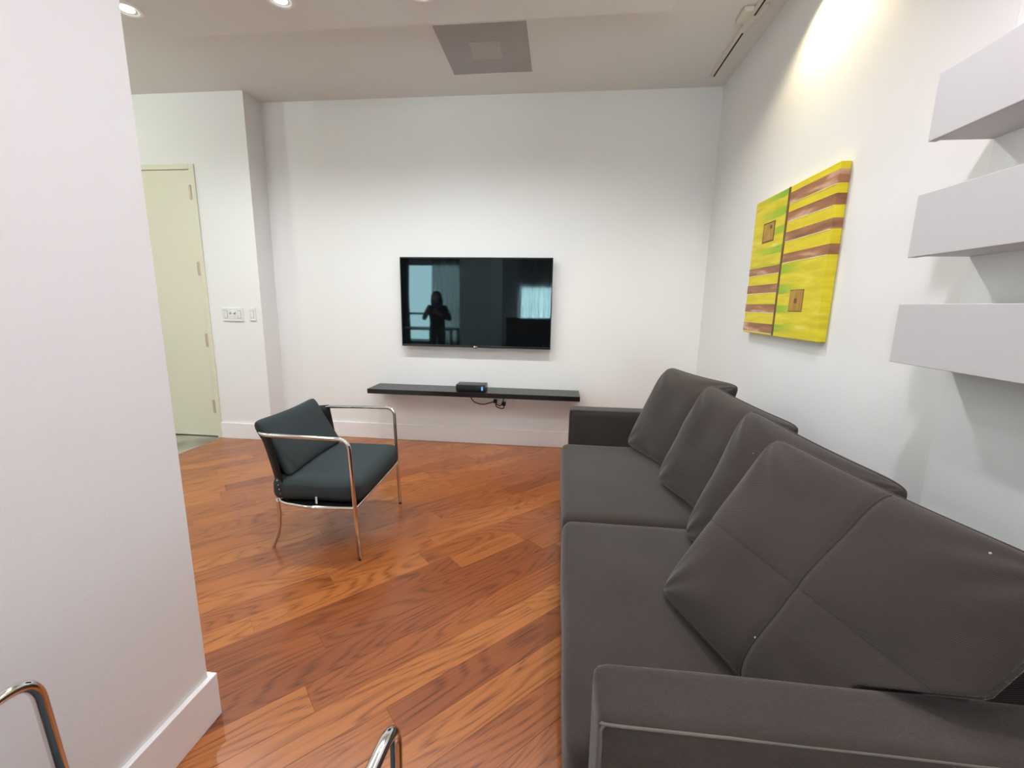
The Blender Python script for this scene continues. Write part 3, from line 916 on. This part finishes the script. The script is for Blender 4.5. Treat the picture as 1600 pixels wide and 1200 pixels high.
# ------------------------------------------------------------------ three box shelves on the chase
for (z0, z1, lab) in ((1.786, 1.957, 'uppermost of the three grey box shelves on the right wall'), (1.475, 1.646, 'middle grey box shelf between the other two on the right wall'), (1.171, 1.343, 'lowest of the three grey box shelves, just above the sofa')):
    t = thing('box_shelf', lab, 'shelf', (XCH, YCH, z0), group='three grey box shelves on the right wall')
    d = XCH - 1.002
    bm = B(); box(bm, -d, -d + 0.022, -1.5, 0, 0, z1 - z0, bev=0.0015); obj('front_panel', bm, 'shelf_grey', t)
    bm = B(); box(bm, -d + 0.022, 0, -1.5, -0.001, 0.004, 0.022, bev=0.001); obj('bottom_panel', bm, 'shelf_grey', t)
    bm = B(); box(bm, -d + 0.022, 0, -1.5, 0, z1 - z0 - 0.02, z1 - z0 - 0.001, bev=0.001); obj('top_panel', bm, 'shelf_grey', t)
    bm = B(); box(bm, -d + 0.022, 0, -0.02, 0, 0.022, z1 - z0 - 0.02); obj('end_panel', bm, 'shelf_grey', t)

# ------------------------------------------------------------------ armchairs
TR = 0.0105


def make_chair(label, group):
    t = thing('armchair', label, 'armchair', group=group)
    HWD, ZA, ZF = 0.325, 0.655, 0.288
    # arm rail: one tube, both front legs, arms and the top back rail
    for s in (-1, 1):
        pts = fillet([(s * HWD, 0.0, 0.0), (s * (HWD + 0.002), -0.012, ZF), (s * (HWD + 0.012), -0.024, ZA), (s * HWD, -0.30, ZA), (s * (HWD - 0.02), -0.53, ZA), (s * 0.10, -0.558, ZA), (0, -0.56, ZA)], [0.3, 0.055, 0.3, 0.13, 0.3], 10)
        bm = B(); tube(bm, pts, TR, 12, cap=True); obj('arm_rail', bm, 'chrome', t, smooth=True)
    # seat frame
    pts = fillet([(0, -0.012, ZF), (-HWD, -0.012, ZF), (-HWD - 0.012, -0.25, ZF), (-HWD + 0.035, -0.455, ZF), (-0.1, -0.475, ZF), (0.1, -0.475, ZF), (HWD - 0.035, -0.455, ZF), (HWD + 0.012, -0.25, ZF), (HWD, -0.012, ZF), (0, -0.012, ZF)], [0.012, 0.2, 0.12, 0.1, 0.1, 0.12, 0.2, 0.012], 8)
    pts_frame = pts[:-1]
    bm = B(); tube(bm, pts_frame, TR * 0.95, 12, closed=True); obj('seat_frame', bm, 'chrome', t, smooth=True)
    for s in (-1, 1):
        pts = smooth_path([(s * 0.275, -0.452, ZF + 0.005), (s * 0.268, -0.455, 0.20), (s * 0.262, -0.470, 0.10), (s * 0.255, -0.505, 0.022), (s * 0.252, -0.522, 0.0)], 6)
        bm = B(); tube(bm, pts, TR * 0.9, 10); obj('leg', bm, 'chrome', t, smooth=True)
        bm = B(); tube(bm, [(s * HWD, 0.0, 0), (s * HWD, 0.0, 0.003)], TR * 1.03, 10); obj('foot_glide', bm, 'sling', t)
    # black sling back, a curved sheet from seat frame to top rail
    bm = B(); nu, nv = 28, 8
    g = []
    for j in range(nv + 1):
        v = j / nv; rr = []
        for i in range(nu + 1):
            u = -1 + 2 * i / nu
            # follow the plan of the two frames
            def plan(hw, yb, rad):
                x = u * (hw)
                a = max(0.0, abs(u) - 0.62) / 0.38
                return Vector((math.copysign(min(abs(x), hw), x), yb + rad * a ** 2.2, 0))
            p0 = plan(0.30, -0.478, 0.10); p1 = plan(0.312, -0.562, 0.12)
            p = p0.lerp(p1, v); p.z = ZF + (ZA + 0.012 - ZF) * v
            p.y -= 0.018 * math.sin(math.pi * v) * (1 - u * u) * -1
            rr.append(bm.verts.new(p))
        g.append(rr)
    for j in range(nv):
        for i in range(nu):
            bm.faces.new((g[j][i], g[j][i + 1], g[j + 1][i + 1], g[j + 1][i]))
    o = obj('sling_back', bm, 'sling', t, smooth=True)
    sm = o.modifiers.new('thick', 'SOLIDIFY'); sm.thickness = 0.006; sm.offset = 0
    # sling seat under the cushion
    bm = B()
    lo = [bm.verts.new((p.x * 0.97, -0.23 + (p.y + 0.23) * 0.97, ZF - 0.004)) for p in pts_frame]
    hi = [bm.verts.new((p.x * 0.97, -0.23 + (p.y + 0.23) * 0.97, ZF + 0.006)) for p in pts_frame]
    bm.faces.new(hi); bm.faces.new(lo[::-1])
    for i in range(len(lo)):
        bm.faces.new((lo[i - 1], lo[i], hi[i], hi[i - 1]))
    bmesh.ops.recalc_face_normals(bm, faces=bm.faces)
    obj('sling_seat', bm, 'sling', t)
    # lacing eyelets on both rear sides
    for s in (-1, 1):
        for k in range(5):
            bm = B(); z = ZF + 0.035 + k * 0.024
            tube(bm, [(s * (0.311), -0.405 - k * 0.004, z), (s * 0.322, -0.400 - k * 0.004, z)], 0.0035, 6); obj('eyelet', bm, 'chrome', t)
    bm = soft_box(-0.305, 0.305, -0.465, 0.012, ZF + 0.008, 0.428, 0.045, crown=0.016, sidebulge=0.012, n=20, wob=0.003)
    obj('seat_cushion', bm, 'chair_fabric', t, smooth=True)
    # leaning back cushion
    ca = [Vector((-0.290, -0.365, 0.425)), Vector((-0.292, -0.535, 0.720)), Vector((0.292, -0.535, 0.720)), Vector((0.290, -0.365, 0.425))]
    bm = pillow(ca, 0.07, 0.035, n=36, pinch=0.012, power=4.5)
    obj('back_cushion', bm, 'chair_fabric', t, smooth=True)
    return t


def pillow(c, front, back, n=48, pinch=0.02, power=3.0, seams=(), wr=0.0, seed=0.0, clamp=None, lines=None):
    """puffed cushion between four rim corners: c = [bottom far, top far, top near, bottom near];
    the front side faces (near-far) x up"""
    bf, tf, tn, bn = c
    nrm = ((tn - tf).cross(tf - bf)).normalized()
    bm = B(); sheets = []

    def sp(t):
        return 0.5 - 0.5 * math.cos(math.pi * t)
    for side in (1, -1):
        g = []
        for j in range(n + 1):
            rr = []
            for i in range(n + 1):
                u = 0.55 * sp(i / n) + 0.45 * i / n; v = 0.55 * sp(j / n) + 0.45 * j / n
                p = (bf * (1 - u) + bn * u) * (1 - v) + (tf * (1 - u) + tn * u) * v
                U, V = 2 * u - 1, 2 * v - 1
                # edges drawn in between the corners
                mid = (bf + tf + tn + bn) / 4
                e1 = (tn - tf).normalized(); e2 = (tf - bf).normalized()
                p -= e1 * math.copysign(1, U) * pinch * abs(U) ** 3 * (1 - V * V)
                p -= e2 * math.copysign(1, V) * pinch * abs(V) ** 3 * (1 - U * U)
                pf = max(0.0, (1 - abs(U) ** power) * (1 - abs(V) ** power)) ** 0.45
                p += (mid - p) * 0.05 * abs(U * V) ** 9
                h = (front if side > 0 else back) * pf
                if side > 0:
                    for (ax, pos, dep) in seams:
                        q = (u - pos) if ax == 'u' else (v - pos)
                        h -= dep * math.exp(-(q / 0.010) ** 2) * min(1, pf * 2.5)
                        h -= dep * 0.45 * math.exp(-(q / 0.045) ** 2) * min(1, pf * 1.5)
                if wr:
                    # creases fanning from the corners and broad rumples
                    for (cu, cv) in ((0, 0), (0, 1), (1, 1), (1, 0)):
                        du, dv = u - cu, v - cv
                        rd = math.hypot(du, dv)
                        if rd < 0.4:
                            an = math.atan2(dv, du)
                            h += wr * 0.8 * math.sin(an * 11 + seed * 3 + cu) * (rd / 0.4) * (1 - rd / 0.4) ** 1.2 * 2
                    h += wr * noise.noise(Vector((u * 3.2 + seed, v * 3.2, side * 3.0 + seed))) * pf * 1.6
                p = p + nrm * h * side
                if clamp:
                    p = clamp(p)
                rr.append((p, (i in (0, n)) or (j in (0, n))))
            g.append(rr)
        sheets.append(g)
    if lines is not None:
        rimv = [sheets[0][0][i][0] for i in range(n)] + [sheets[0][j][n][0] for j in range(n)] + [sheets[0][n][n - i][0] for i in range(n)] + [sheets[0][n - j][0][0] for j in range(n)]
        lines.append(rimv[::2])
        for (ax, pos, dep) in seams:
            k = min(range(n + 1), key=lambda i: abs(0.55 * sp(i / n) + 0.45 * i / n - pos))
            lines.append([sheets[0][j][k][0] if ax == 'u' else sheets[0][k][j][0] for j in range(3, n - 2)])
    # verts: rim shared
    vs = [[[None] * (n + 1) for _ in range(n + 1)] for _ in range(2)]
    for j in range(n + 1):
        for i in range(n + 1):
            p, edge = sheets[0][j][i]
            vs[0][j][i] = bm.verts.new(p)
            vs[1][j][i] = vs[0][j][i] if edge else bm.verts.new(sheets[1][j][i][0])
    for j in range(n):
        for i in range(n):
            bm.faces.new((vs[0][j][i], vs[0][j][i + 1], vs[0][j + 1][i + 1], vs[0][j + 1][i]))
            bm.faces.new((vs[1][j][i], vs[1][j + 1][i], vs[1][j + 1][i + 1], vs[1][j][i + 1]))
    bmesh.ops.recalc_face_normals(bm, faces=bm.faces)
    return bm


ch = make_chair('black cushioned chrome tube armchair facing the sofa, in front of the television wall', 'chrome tube armchairs')
ch.location = (-1.002, 2.267, 0); ch.rotation_euler = (0, 0, R(-90 + 2.4))
dup(ch, 'chrome tube armchair at the bottom edge beside the white pier, only its arms showing', (-0.58, 0.592, 0), R(0), 'chrome tube armchairs')

bm = B(); box(bm, 0.318, 0.3195, -0.222, -0.212, 0.300, 0.338); obj('care_tag', bm, 'plate', ch)

# ------------------------------------------------------------------ sofa
sofa = thing('sofa', 'long dark taupe fabric sofa with low arms along the right wall', 'sofa', (0.6, 1.75, 0))
SO = Vector((0.6, 1.75, 0))


def sofa_part(name, bm, mat='sofa', parent=None, smooth=True):
    bmesh.ops.translate(bm, verts=bm.verts, vec=-SO)
    return obj(name, bm, mat, parent or sofa, smooth=smooth)


AI_F, AI_N, AH = 2.755, 0.738, 0.655
ATH = 0.135
arm_f = sofa_part('armrest', soft_box(0.088, 1.12, AI_F, AI_F + ATH, 0.07, AH, 0.024, n=16, wob=0.003))
arm_n = sofa_part('armrest', soft_box(0.088, 1.12, AI_N - ATH, AI_N, 0.07, AH, 0.024, n=16, wob=0.003, seed=4))
bm = B(); tube(bm, smooth_path([(0.094, AI_N - ATH + 0.006, 0.30), (0.094, AI_N - ATH + 0.006, 0.58), (0.097, AI_N - ATH + 0.006, AH - 0.014), (0.14, AI_N - ATH + 0.005, AH - 0.010), (0.6, AI_N - ATH + 0.007, AH - 0.0085), (1.10, AI_N - ATH + 0.006, AH - 0.009)], 6), 0.0028, 6)
sofa_part('piping', bm, 'piping', arm_n)
bm = B(); tube(bm, smooth_path([(0.094, AI_F + 0.006, 0.44), (0.094, AI_F + 0.006, 0.58), (0.097, AI_F + 0.006, AH - 0.012), (0.14, AI_F + 0.005, AH - 0.009), (0.6, AI_F + 0.007, AH - 0.0085), (1.10, AI_F + 0.006, AH - 0.009)], 6), 0.0022, 6)
sofa_part('piping', bm, 'seam', arm_f)
sofa_part('base', soft_box(0.115, 1.12, AI_N, AI_F, 0.07, 0.255, 0.02, n=10))
sofa_part('backrest', soft_box(0.935, 1.15, AI_N - ATH, AI_F + ATH, 0.07, 0.69, 0.03, n=14, wob=0.003))
sofa_part('seat_cushion', soft_box(0.046, 0.935, 1.722, AI_F - 0.004, 0.255, 0.430, 0.038, crown=0.012, sidebulge=0.008, n=26, wob=0.004, seed=1))
s2 = sofa_part('seat_cushion', soft_box(0.046, 0.935, AI_N + 0.004, 1.716, 0.255, 0.430, 0.038, crown=0.012, sidebulge=0.008, n=26, wob=0.004, seed=7))
for (x, y) in ((0.2, 0.68), (1.05, 0.68), (0.2, 2.82), (1.05, 2.82), (0.2, 1.75), (1.05, 1.75)):
    bm = B(); lathe(bm, [(0.0005, 0), (0.022, 0), (0.026, 0.075), (0.0005, 0.075)], c=(x, y, 0), n=14)
    sofa_part('leg', bm, 'dark_wood', smooth=False)

Vv = Vector
cush = [
    ('dark taupe back cushion at the far end of the sofa, against the far armrest', [Vv((0.461, 2.705, 0.450)), Vv((0.678, 2.690, 0.964)), Vv((0.860, 2.100, 0.963)), Vv((0.69, 2.09, 0.450))], 0.085, 0.03, (), 1.0),
    ('dark taupe back cushion second from the far armrest, overlapping the farthest one', [Vv((0.531, 2.143, 0.448)), Vv((0.735, 2.130, 0.962)), Vv((0.868, 1.576, 0.911)), Vv((0.70, 1.55, 0.450))], 0.085, 0.03, (('v', 0.47, 0.0015),), 2.3),
    ('dark taupe back cushion third from the far armrest, behind the nearest one', [Vv((0.512, 1.604, 0.448)), Vv((0.740, 1.697, 0.945)), Vv((0.898, 1.117, 0.882)), Vv((0.72, 1.06, 0.455))], 0.08, 0.03, (('v', 0.47, 0.0015),), 3.7),
    ('large seamed taupe back cushion nearest the near armrest', [Vv((0.341, 1.249, 0.446)), Vv((0.678, 1.360, 0.935)), Vv((0.840, 0.672, 0.915)), Vv((0.545, 0.640, 0.470))], 0.065, 0.03, (('u', 0.55, 0.006), ('v', 0.46, 0.0025)), 5.1),
]
for i, (lab, c, fr_, bk, seams, seed) in enumerate(cush):
    org = (c[0] + c[3]) / 2
    t = thing('back_cushion', lab, 'cushion', org, group='loose back cushions on the sofa')
    cl = [p - org for p in c]
    def press(p, near=(i == 3), org=org):
        q = p + org
        if near:   # pushed in by the near armrest and lying on its top
            lim = min(AI_N + 0.006, (1.322 - q.z) / 0.9226 + 0.008) if q.z < 0.78 else -9.0
            q.y = max(q.y, lim)
        if q.z < 0.445:
            q.z = 0.445
        return q - org
    lines = []
    bm = pillow(cl, fr_, bk, n=110, pinch=0.010, power=3.6, seams=seams, wr=0.007, seed=seed, clamp=press, lines=lines)
    body = obj('cushion_body', bm, 'sofa', t, smooth=True)
    bm = B(); tube(bm, lines[0], 0.0042, 6, closed=True); obj('edge_seam', bm, 'sofa', t, smooth=True)
    for k, ln in enumerate(lines[1:]):
        if seams[k][0] == 'v' and i != 3:
            continue
        bm = B(); tube(bm, ln, 0.0017 if seams[k][0] == 'u' else 0.0007, 5); obj('seam', bm, 'seam', t, smooth=True)

# ------------------------------------------------------------------ things behind the camera, seen in the television
t = thing('sideboard', 'low black sideboard below the wide sheer curtain, reflected in the television', 'sideboard', (-0.55, -3.1, 0))
bm = B(); box(bm, -0.75, 0.75, -0.22, 0.22, 0.10, 0.97, bev=0.004); obj('body', bm, 'dark_wood', t)
bm = B(); box(bm, -0.77, 0.77, -0.24, 0.24, 0.97, 1.0, bev=0.003); obj('top', bm, 'dark_wood', t)
for k in range(3):
    bm = B(); box(bm, -0.74 + k * 0.495, -0.74 + k * 0.495 + 0.485, 0.22, 0.236, 0.12, 0.95, bev=0.003); dpart = obj('door', bm, 'dark_wood', t)
    bm = B(); box(bm, -0.74 + k * 0.495 + 0.44, -0.74 + k * 0.495 + 0.452, 0.236, 0.25, 0.45, 0.65, bev=0.002); obj('handle', bm, 'chrome', dpart)
for sx in (-0.7, 0.7):
    for sy in (-0.18, 0.18):
        bm = B(); box(bm, sx - 0.025, sx + 0.025, sy - 0.025, sy + 0.025, 0, 0.10); obj('leg', bm, 'dark_wood', t)

t = thing('dining_table', 'dark dining table by the tall bare window, reflected in the television', 'table', (-3.15, -2.55, 0))
bm = B(); box(bm, -0.7, 0.7, -0.42, 0.42, 0.70, 0.735, bev=0.004); obj('tabletop', bm, 'dark_wood', t)
for sx in (-0.64, 0.64):
    for sy in (-0.36, 0.36):
        bm = B(); box(bm, sx - 0.03, sx + 0.03, sy - 0.03, sy + 0.03, 0, 0.70); obj('leg', bm, 'dark_wood', t)


def person():
    t = thing('person', 'person with long dark hair in dark clothes standing, reflected in the television', 'person', (-2.40, -0.65, 0), R(6))
    J = {  # joint: (x, y, z, radius x, radius y)
        'pelvis': (0, 0, 0.86, 0.145, 0.105), 'waist': (0, 0.0, 1.00, 0.120, 0.090), 'chest': (0, 0.01, 1.15, 0.145, 0.10), 'neckb': (0, 0.015, 1.285, 0.075, 0.06), 'neck': (0, 0.03, 1.335, 0.045, 0.045), 'head': (0, 0.04, 1.40, 0.060, 0.07),
        'hl': (0.085, 0, 0.79, 0.088, 0.09), 'kl': (0.095, 0.015, 0.44, 0.055, 0.058), 'al': (0.10, -0.01, 0.09, 0.036, 0.04), 'tl': (0.11, 0.13, 0.03, 0.034, 0.026),
        'hr': (-0.085, 0, 0.79, 0.088, 0.09), 'kr': (-0.095, 0.015, 0.44, 0.055, 0.058), 'ar': (-0.10, -0.01, 0.09, 0.036, 0.04), 'tr': (-0.11, 0.13, 0.03, 0.034, 0.026),
        'sl': (0.165, 0.0, 1.24, 0.055, 0.055), 'el': (0.275, 0.02, 1.01, 0.040, 0.042), 'wl': (0.13, 0.22, 1.12, 0.026, 0.024), 'pl': (0.075, 0.27, 1.16, 0.026, 0.018),
        'sr': (-0.165, 0.0, 1.24, 0.055, 0.055), 'er': (-0.275, 0.02, 1.01, 0.040, 0.042), 'wr': (-0.13, 0.22, 1.12, 0.026, 0.024), 'pr': (-0.075, 0.27, 1.16, 0.026, 0.018)}
    names = list(J)
    ed = [('pelvis', 'waist'), ('waist', 'chest'), ('chest', 'neckb'), ('neckb', 'neck'), ('neck', 'head'), ('pelvis', 'hl'), ('hl', 'kl'), ('kl', 'al'), ('al', 'tl'), ('pelvis', 'hr'), ('hr', 'kr'), ('kr', 'ar'), ('ar', 'tr'), ('chest', 'sl'), ('sl', 'el'), ('el', 'wl'), ('wl', 'pl'), ('chest', 'sr'), ('sr', 'er'), ('er', 'wr'), ('wr', 'pr')]
    V_ = [J[k][:3] for k in names]; E_ = [(names.index(a), names.index(b_)) for a, b_ in ed]
    rad = [(J[k][3] * (1.28 if k in ('pelvis', 'waist', 'chest', 'hl', 'hr', 'sl', 'sr', 'el', 'er') else 1.08), J[k][4] * 1.12) for k in names]
    # five fingers on each hand, closing on the phone
    for s, base in ((1, 'pl'), (-1, 'pr')):
        bi = names.index(base); bx, by, bz_ = J[base][:3]
        for q in range(4):
            z = bz_ + 0.028 - q * 0.018
            ln = (0.9, 1.0, 0.95, 0.8)[q]
            i0 = len(V_)
            V_ += [(bx - s * 0.02, by + 0.02, z), (bx - s * 0.035 * ln, by + 0.045, z), (bx - s * 0.060 * ln, by + 0.035, z)]
            rad += [(0.0095, 0.0095), (0.0085, 0.0085), (0.007, 0.007)]
            E_ += [(bi, i0), (i0, i0 + 1), (i0 + 1, i0 + 2)]
        i0 = len(V_)
        V_ += [(bx - s * 0.005, by - 0.005, bz_ + 0.045), (bx - s * 0.025, by - 0.01, bz_ + 0.065)]
        rad += [(0.0105, 0.0105), (0.0085, 0.0085)]
        E_ += [(bi, i0), (i0, i0 + 1)]
    me = bpy.data.meshes.new('body'); me.from_pydata(V_, E_, [])
    for m_ in ('cloth_black', 'cloth_jeans', 'skin'):
        me.materials.append(M[m_])
    tmp = bpy.data.objects.new('body', me); COL.objects.link(tmp)
    md = tmp.modifiers.new('skin', 'SKIN'); md.use_smooth_shade = True
    for i, r_ in enumerate(rad):
        me.skin_vertices[0].data[i].radius = r_
    me.skin_vertices[0].data[0].use_root = True
    sb = tmp.modifiers.new('sub', 'SUBSURF'); sb.levels = 2; sb.render_levels = 2
    dg = bpy.context.evaluated_depsgraph_get()
    me2 = bpy.data.meshes.new_from_object(tmp.evaluated_get(dg))
    bpy.data.objects.remove(tmp)
    me2.name = 'body'
    me2.materials.clear()
    for m_ in ('cloth_black', 'cloth_jeans', 'skin'):
        me2.materials.append(M[m_])
    for p in me2.polygons:
        p.use_smooth = True
        c = p.center
        hand = c.y > 0.19 and c.z > 1.0
        p.material_index = 2 if (hand or c.z > 1.32) else (1 if c.z < 0.86 else 0)
    b = bpy.data.objects.new('body', me2); COL.objects.link(b); b.parent = t
    # head with a face
    bm = B(); bmesh.ops.create_uvsphere(bm, u_segments=32, v_segments=24, radius=1.0)
    for v_ in bm.verts:
        x, y, z = v_.co
        jaw = 1 - 0.28 * max(0, -z) ** 1.5
        q = Vector((x * 0.074 * jaw, y * 0.092 * (1 - 0.12 * max(0, -z)), z * 0.112))
        # nose, brow, eye sockets, mouth
        if y > 0:
            q.y += 0.020 * math.exp(-((x / 0.18) ** 2 + ((z + 0.12) / 0.22) ** 2))
            q.y -= 0.008 * (math.exp(-(((x - 0.42) / 0.2) ** 2 + ((z - 0.08) / 0.14) ** 2)) + math.exp(-(((x + 0.42) / 0.2) ** 2 + ((z - 0.08) / 0.14) ** 2)))
            q.y += 0.005 * math.exp(-((x / 0.3) ** 2 + ((z + 0.52) / 0.09) ** 2))
        v_.co = q
    hd = obj('head', bm, 'skin', t, smooth=True); hd.location = (0, 0.045, 1.425); hd.rotation_euler = (R(-14), 0, 0)
    for s in (-1, 1):
        bm = B(); bmesh.ops.create_uvsphere(bm, u_segments=12, v_segments=8, radius=0.0115); o = obj('eye', bm, 'plate', hd, smooth=True); o.location = (s * 0.031, 0.074, 0.009)
        bm = B(); bmesh.ops.create_uvsphere(bm, u_segments=12, v_segments=8, radius=1.0)
        for v_ in bm.verts:
            v_.co = Vector((v_.co.x * 0.008, v_.co.y * 0.018, v_.co.z * 0.03))
        o = obj('ear', bm, 'skin', hd, smooth=True); o.location = (s * 0.074, -0.005, 0.0)
    # long hair, cap and falling lengths
    bm = B(); bmesh.ops.create_uvsphere(bm, u_segments=36, v_segments=28, radius=1.0)
    for v_ in bm.verts:
        x, y, z = v_.co
        q = Vector((x * 0.106, y * 0.112 - 0.012, z * 0.126 + 0.012))
        if y > 0.25 and z < 0.45:
            q.y = min(q.y, 0.045)
        if z < 0.0:
            q.z = 0.012 + z * 0.30
            q.x *= 1 + 0.35 * (-z) ** 0.5 if z > -0.7 else 1.1
            q.y = min(q.y, 0.03) - 0.01
        st = noise.noise(Vector((x * 14, y * 14, 0)))
        q += Vector((x, y, 0)) * 0.006 * st
        v_.co = q
    hr = obj('hair', bm, 'hair', t, smooth=True); hr.location = (0, 0.03, 1.425)
    ph = thing('phone', 'phone held in both hands by the standing person', 'phone', (0, 0, 0))
    bm = B(); box(bm, -0.074, 0.074, -0.004, 0.004, -0.036, 0.036, bev=0.003); obj('case', bm, 'plastic', ph)
    bm = B(); box(bm, -0.070, 0.070, -0.0046, -0.0035, -0.033, 0.033); obj('screen', bm, 'screen', ph)
    ph.location = Vector((-2.40, -0.65, 0)) + Matrix.Rotation(R(6), 3, 'Z') @ Vector((0, 0.302, 1.165)); ph.rotation_euler = (R(-8), 0, R(6))
    return t


person()
